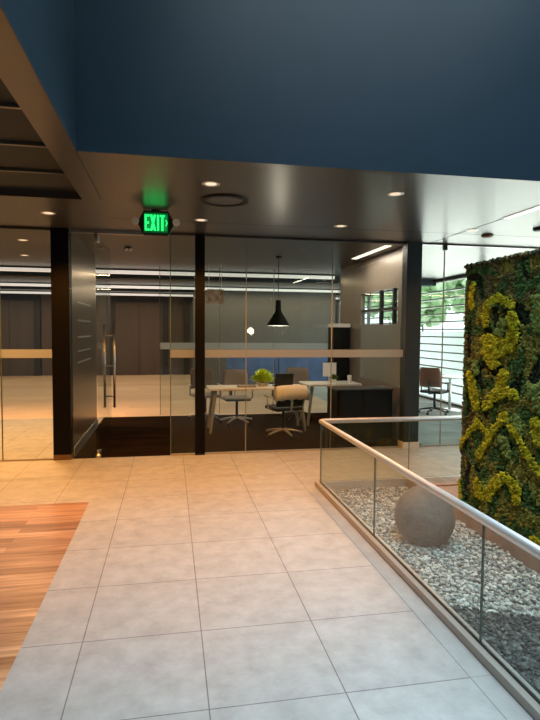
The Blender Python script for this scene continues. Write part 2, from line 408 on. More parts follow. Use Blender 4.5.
# columns
def column(name, x0, x1, y0, y1, m, lab, base, bh, bm_):
    t = thing(name, lab, 'column', ((x0 + x1) / 2, (y0 + y1) / 2, 0))
    w, d = (x1 - x0) / 2, (y1 - y0) / 2
    obj('shaft', bx(-w, w, -d, d, bh, ZC - .002), m, t, bevel=.004)
    obj('base', bx(-w - base, w + base, -d - base, d + base, 0, bh), bm_, t)
    return t
M['bronze_base'] = mat('bronze_base', (.22, .13, .06), .4, metal=.4)
column('column', -1.495, -1.275, YG - .06, YG + .09, 'black_col', 'black square column beside the open glass door', .0, .07, 'bronze_base')
column('column', 3.355, 3.585, YG - .08, YG + .09, 'slate_col', 'dark slate column at the right end of the meeting room', .01, .09, 'white')
column('post', .335, .465, YG - .05, YG + .05, 'black_col', 'slim dark post left of the meeting table', .0, .02, 'slate_col')

# open glass door with ladder pulls
ang = math.radians(86)
dr = thing('glass_door', 'open glass door with tall steel pull handles', 'door', (-.945, YG + .03, 0), ang)
obj('door_pane', bx(.01, .98, -.006, .006, .03, 2.90), 'glass', dr)
obj('top_rail', bx(0, .16, -.015, .015, 2.86, 2.94), 'steel', dr)
obj('bottom_patch', bx(.0, .14, -.014, .014, .025, .08), 'steel', dr)
for s in (-1, 1):
    h = obj('pull_handle', tube(nb(), [(.86, s * .07, .55), (.86, s * .07, 1.79)], .017, 12), 'steel', dr, smooth=True)
    st = nb()
    for z in (.72, 1.17, 1.62): tube(st, [(.86, 0, z), (.86, s * .06, z)], .011, 10)
    obj('standoff', st, 'steel', h, smooth=True)
obj('floor_pivot', lathe(nb(), [(.035, 0), (.035, .03), (.018, .05), (.018, .1)], 16, (.0, 0, 0)), 'steel', dr, smooth=False)
obj('top_pivot', bx(-.03, .07, -.025, .025, 2.9, 2.955), 'steel', dr)

# ------------------------------------------------------------------ balustrade
XR = 1.62; YR = 5.62
gr = thing('glass_balustrade', 'low glass balustrade with aluminium handrail around the gravel bed', 'railing', (XR, YR, 0))
def L(x, y, z): return (x - XR, y - YR, z)
def rel(x0, x1, y0, y1, z0, z1, bm=None): return box(bm or nb(), x0 - XR, x1 - XR, y0 - YR, y1 - YR, z0, z1)
s = rel(1.572, 1.612, -1.5, 5.66, 0, .05); rel(1.612, 5.2, 5.62 + .01, 5.66, 0, .05, s)
obj('base_shoe', s, 'shoe', gr, bevel=.003)
s = rel(1.613, 1.632, -1.5, 5.61, -.02, .044); rel(1.632, 5.2, 5.602, 5.629, -.02, .044, s)
obj('gasket', s, 'gasket', gr)
s = rel(1.632, 1.655, -1.5, 5.59, -.06, .052); rel(1.655, 5.2, 5.575, 5.602, -.06, .052, s)
obj('inner_shoe', s, 'alu', gr)
ys = [-1.5, -.55, .98, 2.52, 4.04, 5.61]
for a, b in zip(ys[:-1], ys[1:]):
    g = obj('glass_panel', rel(1.616, 1.628, a + .003, b - .003, .045, .70), 'glass_rail', gr)
    obj('pane_edge', rel(1.615, 1.629, b - .006, b - .002, .045, .70), 'edge_dark', g)
xs = [1.63, 2.66, 3.9, 5.2]
for a, b in zip(xs[:-1], xs[1:]):
    g = obj('glass_panel', rel(a + .003, b - .003, 5.606, 5.618, .045, .70), 'glass_rail', gr)
    obj('pane_edge', rel(b - .006, b - .002, 5.605, 5.619, .045, .70), 'edge_dark', g)
hr = tube(nb(), [L(XR, -1.5, .72), L(XR, 5.60, .72), L(XR + .03, YR, .72), L(5.2, YR, .72)], .027, 16)
obj('handrail', hr, 'alu', gr, smooth=True)

# ------------------------------------------------------------------ gravel
ICO = bmesh.new(); bmesh.ops.create_icosphere(ICO, subdivisions=1, radius=1)
IV = [v.co.copy() for v in ICO.verts]; IF = [[v.index for v in f_.verts] for f_ in ICO.faces]; ICO.free()
ICO2 = bmesh.new(); bmesh.ops.create_icosphere(ICO2, subdivisions=2, radius=1)
IV2 = [v.co.copy() for v in ICO2.verts]; IF2 = [[v.index for v in f_.verts] for f_ in ICO2.faces]; ICO2.free()
def blobs(name, items, m, parent=None, smooth=False, hi=False, rough=.22):
    """items: (centre, (sx,sy,sz), quaternion-free euler)"""
    V, F = [], []
    iv, if_ = (IV2, IF2) if hi else (IV, IF)
    for c, s, e in items:
        R_ = Matrix.Rotation(e[2], 3, 'Z') @ Matrix.Rotation(e[0], 3, 'X')
        o = len(V)
        for v in iv:
            k = 1 + random.uniform(-rough, rough)
            V.append(tuple(Vector(c) + R_ @ Vector((v.x * s[0] * k, v.y * s[1] * k, v.z * s[2] * k))))
        F += [[i + o for i in t] for t in if_]
    me = bpy.data.meshes.new(name); me.from_pydata(V, [], F); me.update()
    me.materials.append(M[m])
    if smooth: me.polygons.foreach_set('use_smooth', [True] * len(me.polygons))
    o = bpy.data.objects.new(name, me); COL.objects.link(o)
    if parent: o.parent = parent
    return o
def is_dark(x, y): return y < 3.07 - (x - 1.65) * .47  # stones on the near side of this slanting line are coloured darker
pale, dark = [], []
x = 1.675
random.seed(3)
while x < 2.60:
    y = .2
    while y < 5.56:
        px, py = x + random.uniform(-.012, .012), y + random.uniform(-.012, .012)
        s = random.uniform(.010, .018)
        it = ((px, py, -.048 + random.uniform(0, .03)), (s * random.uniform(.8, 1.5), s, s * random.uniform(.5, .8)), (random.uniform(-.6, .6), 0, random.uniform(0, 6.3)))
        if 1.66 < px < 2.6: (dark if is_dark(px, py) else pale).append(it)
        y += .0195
    x += .0195
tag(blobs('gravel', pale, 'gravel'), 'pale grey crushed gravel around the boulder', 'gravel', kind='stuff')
tag(blobs('gravel', dark, 'dark_gravel'), 'gravel coloured darker grey at the near end of the bed', 'gravel', kind='stuff')

# boulder
b = bmesh.new(); bmesh.ops.create_icosphere(b, subdivisions=5, radius=1)
for v in b.verts:
    n = v.co.normalized()
    k = 1 + .02 * noise.noise(n * 1.3) + .008 * noise.noise(n * 7)
    v.co = Vector((n.x * .243 * k, n.y * .243 * k, n.z * .25 * k))
    v.co.z = max(v.co.z, -.20)
bo = obj('boulder', b, 'boulder', None, smooth=True, loc=(2.07, 4.05, .18))
tag(bo, 'round grey stone boulder resting on the gravel', 'boulder')

# timber ledge under the moss wall
t = nb(); box(t, 2.61, 3.5, -.5, 4.75, -.06, .085); box(t, 2.61, 5.2, 5.25, 5.56, -.06, .06)
box(t, 2.75, 5.2, 4.75, 5.25, -.06, .05)
tag(obj('timber_ledge', t, 'ledge', None, bevel=.005), 'brown timber ledge at the foot of the moss wall', 'ledge')
sp = thing('ledge_spotlight', 'small round silver spotlight on the timber ledge', 'light', (2.645, 3.60, .0855))
obj('rim', lathe(nb(), [(.040, 0), (.052, .01), (.052, .03), (.040, .034)], 24), 'black', sp)
obj('lens', lathe(nb(), [(.036, .0345), (.036, .037), (.02, .041)], 24), 'white', sp)

# ------------------------------------------------------------------ moss wall
random.seed(11)
MX = 2.70; MZ0 = .105; MZ1 = 2.32; YE = 4.55; RC = .13
mw = thing('moss_wall', 'green and chartreuse preserved moss wall standing on the timber ledge', 'moss wall', (MX + .3, 3.0, MZ0))
OFF = Vector((MX + .3, 3.0, MZ0))
def outline(inset=0.):
    pts = [(MX + inset, .6)]
    for k in range(7):
        a = PI - k * (PI / 2) / 6
        pts.append((MX + RC + (RC - inset) * math.cos(a), YE + (RC - inset) * math.sin(a)))
    pts.append((MX + .62, YE + RC - inset)); pts.append((MX + .62, .6))
    return pts
core = prism(nb(), [(px - OFF.x, py - OFF.y) for px, py in outline(.03)], 'z', 0.0, MZ1 - MZ0 - .02)
obj('backing', core, 'moss_base', mw)
strokes = [
('a',[(4.24, 1.78), (4.25, 1.88), (4.19, 1.96), (4.08, 2.0), (3.94, 1.95), (3.88, 1.93)],3.3),
('b',[(3.88, 1.83), (3.84, 1.75), (3.86, 1.64), (3.88, 1.58)],4.5),
('c',[(4.21, 1.63), (4.08, 1.62), (3.98, 1.6), (4.07, 1.53), (4.19, 1.55), (4.11, 1.45)],6),
('d',[(4.44, 2.13), (4.48, 2.02), (4.46, 1.93)],2.4),
('e',[(4.46, 1.31), (4.4, 1.18), (4.35, 1.05)],4.2),
('f',[(3.95, 1.37), (3.98, 1.3), (4.01, 1.22), (4.19, 1.07)],4),
('g',[(4.08, 1.16), (3.93, 1.23), (3.83, 1.21)],4.2),
('h',[(4.63, 0.61), (4.31, 0.91), (4.17, 0.83)],2.3),
('i',[(4.29, 0.6), (3.94, 1.03), (3.6, 0.75), (3.48, 0.65)],2.8),
('j',[(3.55, 1.03), (3.51, 0.94), (3.51, 0.89)],4),
('k',[(4.31, 0.36), (4.26, 0.26), (4.14, 0.29), (4.04, 0.42), (3.91, 0.52), (3.78, 0.49), (3.74, 0.38)],4.0),
('l',[(4.64, 0.28), (4.59, 0.14)],2.3),
('n',[(3.51, 0.13), (3.46, 0.14)],4.5),
('p',[(3.2, 1.9), (3.0, 1.6), (3.1, 1.3), (2.8, 1.0)],5),
('q',[(3.1, .7), (2.8, .4), (2.5, .6), (2.3, .9)],4),
('r',[(2.4, 1.9), (2.1, 1.5), (1.8, 1.8)],6)]
darks = [([(4.12, 1.90), (4.1, 1.78)], 4), ([(3.95, 1.88), (3.98, 1.76)], 4), ([(4.25, 1.42), (4.05, 1.38)], 5), ([(3.8, 1.9), (3.72, 1.8)], 5),
         ([(3.62, 1.35), (3.5, 1.5)], 5), ([(4.5, 1.75), (4.52, 1.5)], 3), ([(4.28, 1.05), (4.2, .98)], 3), ([(4.45, .5), (4.5, .25)], 3), ([(4.6, 2.2), (4.4, 2.2)], 4)]
balls = [([(4.0, 1.78), (4.05, 1.7)], 3.5), ([(3.58, 1.95), (3.56, 1.75)], 5), ([(4.38, 1.42), (4.36, 1.35)], 3), ([(3.95, .82), (3.9, .72)], 4), ([(3.6, 1.25), (3.5, 1.15)], 5)]
def dseg(y, z, pl):
    best = 1e9
    for (y0, z0), (y1, z1) in zip(pl[:-1], pl[1:]):
        ax, az, bx_, bz = y0 * 72, z0 * 120, y1 * 72, z1 * 120; px, pz = y * 72, z * 120
        dx, dz = bx_ - ax, bz - az; t_ = max(0, min(1, ((px - ax) * dx + (pz - az) * dz) / (dx * dx + dz * dz + 1e-9)))
        best = min(best, math.hypot(px - ax - t_ * dx, pz - az - t_ * dz))
    return best
# surface coordinate s: along the face (Y) then round the corner and along the end
def surf(s):
    if s < YE: return (MX, s), (-1, 0)
    a = (s - YE) / RC
    if a < PI / 2:
        return (MX + RC - RC * math.cos(a), YE + RC * math.sin(a)), (-math.cos(a), math.sin(a))
    return (MX + RC + (s - YE - RC * PI / 2), YE + RC), (0, 1)
cl = {k: [] for k in ('olive', 'green', 'brown', 'ball', 'dark')}
ylw = {k[0]: [] for k in strokes}
SMAX = YE + RC * PI / 2 + .45
s = .6
while s < SMAX:
    step = .0165 if s > 3.2 else .021
    z = MZ0 + .005
    while z < MZ1:
        ss = s + random.uniform(-.01, .01); zz = z + random.uniform(-.01, .01)
        (px, py), (nx, ny) = surf(ss)
        size = random.uniform(.010, .017) * step / .0175; lift = 0
        key = None
        wob = 1.3 * noise.noise(Vector((ss * 14, zz * 14, 5)))
        yy = min(ss, 4.66) if ss < 4.8 else 9
        for nm, pl, wd in strokes:
            if dseg(yy, zz, pl) < wd * 1.12 + wob: key = nm; break
        if key:
            lift = .020; size = random.uniform(.011, .016)
            tgt = ylw[key]
        else:
            kk = None
            for pl, wd in darks:
                if dseg(yy, zz, pl) < wd + 2 * wob: kk = 'dark'
            for pl, wd in balls:
                if dseg(yy, zz, pl) < wd + 1.5 * wob: kk = 'ball'
            if kk is None:
                v1 = noise.noise(Vector((ss * 5.2, zz * 4.4, 1))); v2 = noise.noise(Vector((ss * 7.0, zz * 6.0, 9)))
                if v1 > .30: kk = 'dark' if v2 > 0.1 else 'green'
                elif v2 > .10: kk = 'green'
                elif zz > 1.95 and ss > 3.55 or (ss > 4.42): kk = 'brown' if v2 > -.25 else 'olive'
                elif v1 < -.46: kk = 'ball'
                else: kk = 'olive'
            if kk == 'ball': size *= 1.35; lift = .012
            if kk == 'dark': lift = -.012
            tgt = cl[kk]
        rel_n = noise.noise(Vector((ss * 22, zz * 22, 3))) * .012
        d = lift + rel_n + random.uniform(-.004, .006) - .012
        c = (px + nx * d - OFF.x, py + ny * d - OFF.y, zz - OFF.z)
        tgt.append((c, (size, size, size * .9), (random.uniform(0, 3), 0, random.uniform(0, 6))))
        z += step
    s += step
# top edge fringe
s = .6
while s < SMAX:
    (px, py), (nx, ny) = surf(s)
    for k in range(7):
        c = (px - nx * k * .022 - OFF.x + random.uniform(-.008, .008), py - ny * k * .022 - OFF.y, MZ1 - MZ0 - .012 + random.uniform(-.01, .012))
        cl['brown' if random.random() < .6 else 'dark'].append((c, (.018,) * 3, (0, 0, random.uniform(0, 6))))
    s += .022
for k, nm in (('olive', 'olive moss'), ('green', 'dark green moss'), ('brown', 'brown moss'), ('ball', 'pale green ball moss'), ('dark', 'blackish moss')):
    o = blobs('moss_clumps', cl[k], 'moss_' + k, mw, rough=.35); o['label'] = nm; o['kind'] = 'stuff'
for k, its in ylw.items():
    if its:
        o = blobs('moss_patch', its, 'moss_yellow', mw, rough=.3); o['label'] = 'chartreuse moss patch'; o['kind'] = 'stuff'

# ------------------------------------------------------------------ ceiling fixtures
def spot(parent, energy, size=2.3, col=(1, .72, .42), r=.06, z=-.03, blend=.6):
    l = bpy.data.lights.new('downlight_lamp', 'SPOT'); l.energy = energy; l.color = col; l.spot_size = size; l.spot_blend = blend; l.shadow_soft_size = r
    o = bpy.data.objects.new('downlight_lamp', l); COL.objects.link(o); o.parent = parent; o.location = (0, 0, z); return o
def downlight(x, y, lab, energy, grp='recessed ceiling downlights', **k):
    if y < 5: k['size'] = 1.55
    t = thing('downlight', lab, 'ceiling light', (x, y, ZC), 0, grp)
    ring = nb()
    prof = [(.052, .0), (.075, -.006), (.082, -.001)]
    n = 24
    rs = [[ring.verts.new((r_ * math.cos(2 * PI * i / n), r_ * math.sin(2 * PI * i / n), z_)) for i in range(n)] for r_, z_ in prof]
    for a in range(2):
        for i in range(n): ring.faces.new((rs[a][i], rs[a][(i + 1) % n], rs[a + 1][(i + 1) % n], rs[a + 1][i]))
    obj('trim_ring', ring, 'alu', t, smooth=True)
    obj('lens', lathe(nb(), [(.052, -.002), (.052, -.001)], 24), 'lens', t)
    if energy: spot(t, energy * 1.75, **k)
    return t
WARM = (1, .36, .06)
for (x, y, lab, e) in ((.36, 4.84, 'downlight in front of the round air vent', 95), (.36, 6.42, 'downlight in front of the slim dark post', 120),
                       (2.09, 4.82, 'downlight over the gravel bed', 45), (2.07, 6.40, 'downlight near the glass wall above the handrail corner', 105),
                       (-1.33, 6.41, 'downlight in front of the black column', 125), (3.77, 6.29, 'downlight in the bright ceiling above the moss wall', 30),
                       (-3.06, 6.41, 'downlight at the far left of the lobby', 125)):
    downlight(x, y, lab, e, col=WARM)
for (x, y) in ((-3.3, 8.9), (-2.1, 8.4), (-2.5, 10.1)):  # lamps added to warm the tile floor behind the left pane
    downlight(x, y, 'added downlight behind the left glass pane', 180, col=(1, .42, .12), grp='added downlights behind the left glass')

vt = thing('air_vent', 'round black slot air vent in the ceiling', 'vent', (.54, 5.40, ZC))
rg = nb(); n = 40
for r0, r1, zz in ((.185, .235, -.016),):
    A = [[rg.verts.new((r_ * math.cos(2 * PI * i / n), r_ * math.sin(2 * PI * i / n), z_)) for i in range(n)] for r_, z_ in ((r0, -.001), (r0, zz), (r1, zz), (r1, -.001))]
    for a in range(3):
        for i in range(n): rg.faces.new((A[a][i], A[a][(i + 1) % n], A[a + 1][(i + 1) % n], A[a + 1][i]))
obj('slot_ring', rg, 'gasket', vt)
obj('centre_disc', lathe(nb(), [(.183, -.001), (.183, -.006), (.17, -.008)], 40), 'ceiling', vt)

def detector(x, y, z, r, m, lab, nm='smoke_detector', cat='detector'):
    o = obj(nm, lathe(nb(), [(r, 0), (r, -.02), (r * .7, -.035), (r * .3, -.04)], 20), m, None, loc=(x, y, z)); return tag(o, lab, cat)
detector(4.15, 6.55, ZC, .075, 'detector', 'brown round smoke detector on the bright ceiling right of the column')
detector(4.51, 6.0, ZC, .075, 'black', 'dark ceiling sensor at the right edge above the moss wall', 'ceiling_sensor', 'sensor')
sk = thing('sprinkler_head', 'small twin sprinkler fitting on the ceiling behind the open door', 'sprinkler', (-.64, 8.73, ZC))
obj('plate', lathe(nb(), [(.05, 0), (.05, -.01), (.03, -.02)], 16), 'black', sk)
for s_ in (-1, 1): obj('nozzle', lathe(nb(), [(.022, -.015), (.028, -.045), (.01, -.06)], 12, (s_ * .035, 0, 0)), 'white', sk, smooth=True)
# recessed linear light above the moss wall
ll = thing('linear_light', 'thin recessed linear light in the ceiling above the moss wall', 'ceiling light', (3.75, 4.95, ZC))
obj('housing', bx(-.05, .05, -.62, .62, -.006, -.001), 'alu', ll)
obj('diffuser', bx(-.028, .028, -.60, .60, -.010, -.0065), 'led_strong', ll)
# cove light in the meeting room
ll = thing('linear_light', 'warm linear light along the taupe meeting room wall', 'ceiling light', (3.22, 8.4, ZC))
obj('housing', bx(-.07, .07, -.78, .78, -.006, -.001), 'alu', ll)
obj('diffuser', bx(-.05, .05, -.76, .76, -.012, -.0065), 'led_strong', ll)
al = bpy.data.lights.new('cove_lamp', 'AREA'); al.shape = 'RECTANGLE'; al.size = .1; al.size_y = 1.5; al.energy = 22; al.color = (1, .85, .7)
ao = bpy.data.objects.new('cove_lamp', al); COL.objects.link(ao); ao.parent = ll; ao.location = (0, 0, -.02)
# three long linear lights across the back rooms
for y, x0, x1, lab in ((11.88, -7.8, 3.7, 'nearest of the three long linear lights behind the glass'), (15.9, -7.8, 5.2, 'middle of the three long linear lights behind the glass'),
                       (19.2, -7.8, 6.2, 'farthest of the three long linear lights behind the glass')):
    t = thing('long_linear_light', lab, 'ceiling light', ((x0 + x1) / 2, y, ZC), 0, 'long linear lights in the far room')
    hx = (x1 - x0) / 2
    obj('housing', bx(-hx, hx, -.03, .05, -.03, -.001), 'black', t)
    obj('diffuser', bx(-hx, hx, -.04, .04, -.10, -.0305), 'led', t)
    al = bpy.data.lights.new('linear_lamp', 'AREA'); al.shape = 'RECTANGLE'; al.size = 2 * hx; al.size_y = .08; al.energy = 150; al.color = (1, .70, .42)
    ao = bpy.data.objects.new('linear_lamp', al); COL.objects.link(ao); ao.parent = t; ao.location = (0, 0, -.13)
# stepped ceiling beams between the linear lights
for k, (y0, y1, zz) in enumerate(((12.4, 12.7, 2.86), (16.6, 16.9, 2.88))):
    struct('trim_%d' % (11 + k), bx(-8, XW, y0, y1, zz, ZC), 'recess', 'dark dropped beam across the far ceiling')

# pendant lamp
pl = thing('pendant_lamp', 'black conical pendant lamp hanging over the meeting table', 'pendant lamp', (1.86, 9.2, 0))
obj('cord', tube(nb(), [(0, 0, 2.2), (0, 0, ZC)], .006, 6), 'black', pl)
obj('canopy', lathe(nb(), [(.05, ZC - .03), (.05, ZC)], 16), 'black', pl)
shd = nb(); n = 28
prof = [(.045, 2.24), (.05, 2.06), (.07, 2.02), (.19, 1.83), (.195, 1.80), (.185, 1.80), (.18, 1.83), (.06, 2.01)]
rs = [[shd.verts.new((r_ * math.cos(2 * PI * i / n), r_ * math.sin(2 * PI * i / n), z_)) for i in range(n)] for r_, z_ in prof]
for a in range(len(prof) - 1):
    for i in range(n): shd.faces.new((rs[a][i], rs[a][(i + 1) % n], rs[a + 1][(i + 1) % n], rs[a + 1][i]))
shd.faces.new(rs[0][::-1])
sh = obj('lamp_shade', shd, 'lamp_black', pl, smooth=True)
obj('diffuser', lathe(nb(), [(.183, 1.795), (.183, 1.815)], 28), 'rim', sh)
lt = bpy.data.lights.new('pendant_bulb', 'POINT'); lt.energy = 14; lt.color = (1, .86, .7); lt.shadow_soft_size = .08
lo = bpy.data.objects.new('pendant_bulb', lt); COL.objects.link(lo); lo.parent = pl; lo.location = (0, 0, 1.70)

# ------------------------------------------------------------------ exit sign
ex = thing('exit_sign', 'green lit EXIT sign with two emergency lamp heads hanging from the ceiling', 'exit sign', (-.145, 6.0, ZC))
hw, z0, z1 = .185, -.275, -.015
ch = .055
body = prism(nb(), [(-hw + ch, z0), (hw - ch, z0), (hw, (z0 + z1) / 2 - .02), (hw, (z0 + z1) / 2 + .02), (hw - ch, z1), (-hw + ch, z1), (-hw, (z0 + z1) / 2 + .02), (-hw, (z0 + z1) / 2 - .02)], 'y', -.035, .035)
obj('housing', body, 'sign_black', ex, bevel=.004)
obj('mount', lathe(nb(), [(.05, -.016), (.05, 0)], 20), 'sign_black', ex)
obj('face_plate', bx(-.127, .127, -.040, -.0355, z0 + .024, z1 - .022), 'green_face', ex)
lb = nb(); y0, y1 = -.048, -.0402
zb, zt = z0 + .045, z1 - .045; H = zt - zb; T = .020
def lr(x0, x1, a, b): box(lb, x0, x1, y0, y1, a, b)
x0 = -.118                                   # E
lr(x0, x0 + T, zb, zt); lr(x0 + T, x0 + .05, zb, zb + T); lr(x0 + T, x0 + .05, zt - T, zt); lr(x0 + T, x0 + .045, (zb + zt) / 2 - T / 2, (zb + zt) / 2 + T / 2)
cx = -.030                                   # X
for s_ in (-1, 1):
    prism(lb, [(cx - s_ * .031, zb), (cx - s_ * .031 + T * 1.1 * s_, zb), (cx + s_ * .031, zt), (cx + s_ * .031 - T * 1.1 * s_, zt)], 'y', y0, y1)
lr(.012, .012 + T, zb, zt)                   # I
lr(.042, .094, zt - T, zt); lr(.068 - T / 2, .068 + T / 2, zb, zt - T)   # T
obj('lettering', lb, 'green_glow', ex)
ar = nb(); zc = (zb + zt) / 2
prism(ar, [(.100, zc + .032), (.110, zc + .032), (.124, zc), (.110, zc - .032), (.100, zc - .032), (.112, zc)], 'y', y0, y1)
obj('chevron', ar, 'green_glow', ex)
for s_ in (-1, 1):
    hd = tube(nb(), [(s_ * .19, -.01, -.13), (s_ * .205, -.03, -.125), (s_ * .215, -.06, -.135), (s_ * .217, -.075, -.137)], [.018, .032, .040, .036], 16)
    obj('lamp_head', hd, 'lamp_head', ex, smooth=True)
l = bpy.data.lights.new('exit_glow', 'AREA'); l.shape = 'RECTANGLE'; l.size = .24; l.size_y = .18; l.energy = .22; l.color = (.05, 1, .3)
o = bpy.data.objects.new('exit_glow', l); COL.objects.link(o); o.parent = ex; o.location = (0, -.055, -.14); o.rotation_euler = (PI / 2, 0, 0)

# ------------------------------------------------------------------ meeting room furniture
def make_chair(lab, back, seat, frame, grp, high=True, loc=(0, 0, 0), rz=0):
    t = thing('swivel_chair', lab, 'chair', loc, rz, grp)
    s_ = nb(); box(s_, -.24, .24, -.23, .23, .44, .50); obj('seat', s_, seat, t, bevel=.03)
    bk = nb(); n = 8
    z0, z1 = (.58, .98) if high else (.52, .84)
    F_, B_ = [], []
    for j in range(5):
        zz = z0 + (z1 - z0) * j / 4
        F_.append([bk.verts.new(((-.23 + .46 * i / n) * (1 - .12 * (j == 4)), .20 + .05 * (1 - ((i - n / 2) / (n / 2)) ** 2) + .04 * j / 4, zz)) for i in range(n + 1)])
        B_.append([bk.verts.new(((-.23 + .46 * i / n) * (1 - .12 * (j == 4)), .23 + .05 * (1 - ((i - n / 2) / (n / 2)) ** 2) + .04 * j / 4, zz)) for i in range(n + 1)])
    for j in range(4):
        for i in range(n):
            bk.faces.new((F_[j][i], F_[j][i + 1], F_[j + 1][i + 1], F_[j + 1][i])); bk.faces.new((B_[j][i], B_[j + 1][i], B_[j + 1][i + 1], B_[j][i + 1]))
        bk.faces.new((F_[j][0], F_[j + 1][0], B_[j + 1][0], B_[j][0])); bk.faces.new((F_[j][n], B_[j][n], B_[j + 1][n], F_[j + 1][n]))
    for i in range(n):
        bk.faces.new((F_[0][i], B_[0][i], B_[0][i + 1], F_[0][i + 1])); bk.faces.new((F_[4][i], F_[4][i + 1], B_[4][i + 1], B_[4][i]))
    obj('backrest', bk, back, t, smooth=True)
    obj('back_support', tube(nb(), [(0, .05, .43), (0, .27, .44), (0, .30, .56), (0, .29, .70)], .018, 8), frame, t, smooth=True)
    for s2 in (-1, 1):
        obj('armrest', tube(nb(), [(s2 * .2, .02, .45), (s2 * .29, .02, .48), (s2 * .29, .02, .66), (s2 * .29, -.12, .67), (s2 * .29, .14, .67)], .017, 8), frame, t, smooth=True)
    obj('gas_post', tube(nb(), [(0, 0, .09), (0, 0, .44)], .025, 10), 'black', t, smooth=True)
    for k in range(5):
        a = k * 2 * PI / 5 + .3
        lg = obj('leg', tube(nb(), [(0, 0, .12), (.16 * math.cos(a), .16 * math.sin(a), .10), (.31 * math.cos(a), .31 * math.sin(a), .07)], [.022, .018, .014], 8), frame if frame != 'black' else 'black', t, smooth=True)
        cs = nb(); box(cs, -.025, .025, -.02, .02, 0.0, .055)
        co = obj('caster', cs, 'black', lg, bevel=.012); co.location = (.31 * math.cos(a), .31 * math.sin(a), 0); co.rotation_euler = (0, 0, a)
    return t
M['frame_grey'] = mat('polished_chair_frame', (.62, .63, .6), .35, metal=.5)
make_chair('tan mesh swivel chair behind the meeting table, facing the glass', 'tan', 'tan_grey', 'frame_grey', None, True, (1.20, 9.70, 0), 0)
make_chair('tan mesh swivel chair at the left end behind the meeting table', 'tan', 'tan_grey', 'frame_grey', None, True, (.66, 10.25, 0), .2)
make_chair('black swivel chair with white armrests and back at the near side of the meeting table', 'mesh_black', 'mesh_black', 'frame_grey', None, False, (1.80, 8.42, 0), PI + .25)
c4 = make_chair('brown backed swivel chair behind the right desk', 'tan', 'mesh_black', 'black', None, True, (2.45, 10.15, 0), -.2)
c5 = make_chair('dark swivel chair with brown back beside the bright windows', 'brown_leather', 'mesh_black', 'black', None, True, (5.45, 10.35, 0), PI - .9)
t = thing('round_table', 'small round white table beside the bright windows', 'table', (6.02, 10.75, 0))
obj('tabletop', lathe(nb(), [(.36, .72), (.37, .735), (.36, .75)], 32), 'white', t)
obj('pedestal', tube(nb(), [(0, 0, .02), (0, 0, .72)], .03, 12), 'alu', t, smooth=True)
obj('base', lathe(nb(), [(.24, 0), (.22, .02)], 28), 'alu', t)
jk = nb(); box(jk, -.25, .25, -.22, .24, .69, .76)
jk = prism(nb(), [(-.26, .71), (-.22, .755), (-.05, .78), (.12, .775), (.25, .745), (.28, .70), (.24, .67), (.0, .70), (-.2, .68)], 'y', -.10, .22)
jk.free(); jk = nb(); n = 12
def dr_ring(off, z, w):
    return [(w * (2 * i / n - 1), .245 + off + .05 * (1 - (2 * i / n - 1) ** 2), z - .03 * abs(2 * i / n - 1) ** 3 - .012 * math.sin(i * 2.1) * (z < .8)) for i in range(n + 1)]
rows = [dr_ring(-.045, .66, .27), dr_ring(-.040, .80, .275), dr_ring(-.02, .865, .27), dr_ring(.03, .87, .27), dr_ring(.055, .80, .29), dr_ring(.07, .64, .30)]
rv = [[jk.verts.new(p_) for p_ in rw] for rw in rows]
for a in range(len(rv) - 1):
    for i in range(n): jk.faces.new((rv[a][i], rv[a][i + 1], rv[a + 1][i + 1], rv[a + 1][i]))
j = obj('jacket', jk, 'white_soft', None, smooth=True, loc=(1.80, 8.42, .0)); j.rotation_euler = (0, 0, PI + .25)
sd_ = j.modifiers.new('thickness', 'SOLIDIFY'); sd_.thickness = .012
tag(j, 'white jacket draped over the back of the black swivel chair', 'jacket')

def table(x0, x1, y0, y1, lab, h=.75, legs=True, name='meeting_table'):
    t = thing(name, lab, 'table', ((x0 + x1) / 2, (y0 + y1) / 2, 0))
    a, b_ = (x1 - x0) / 2, (y1 - y0) / 2
    obj('tabletop', bx(-a, a, -b_, b_, h - .035, h), 'white', t, bevel=.004)
    for sx in (-1, 1):
        for sy in (-1, 1):
            obj('leg', tube(nb(), [(sx * (a - .12), sy * (b_ - .1), h - .035), (sx * (a - .03), sy * (b_ - .04), 0)], [.035, .022], 8), 'table_leg', t)
    return t
table(.62, 2.30, 8.78, 9.40, 'long white meeting table with splayed grey legs behind the glass')
table(2.42, 3.46, 9.3, 9.95, 'white desk against the taupe wall right of the meeting table', name='desk')
# second chair draped front surface: small white side table
t = thing('side_table', 'small white top side table next to the black swivel chair', 'table', (2.02, 8.05, 0))
# black cabinet behind the glass
cb = thing('cabinet', 'low black cabinet right behind the glass wall', 'cabinet', (2.90, 7.95, 0))
obj('body', bx(-.42, .47, -.22, .28, .04, .80), 'shelf_black', cb, bevel=.003)
obj('worktop', bx(-.43, .48, -.235, .29, .80, .825), 'black', cb)
obj('plinth', bx(-.40, .40, -.2, .27, 0, .04), 'black', cb)
for s_ in (-1, 1):
    d_ = obj('door', bx(min(0, s_ * .40) + .004, max(0, s_ * .40) - .004, -.238, -.221, .07, .78), 'shelf_black', cb)
bpy.data.objects.remove(t)
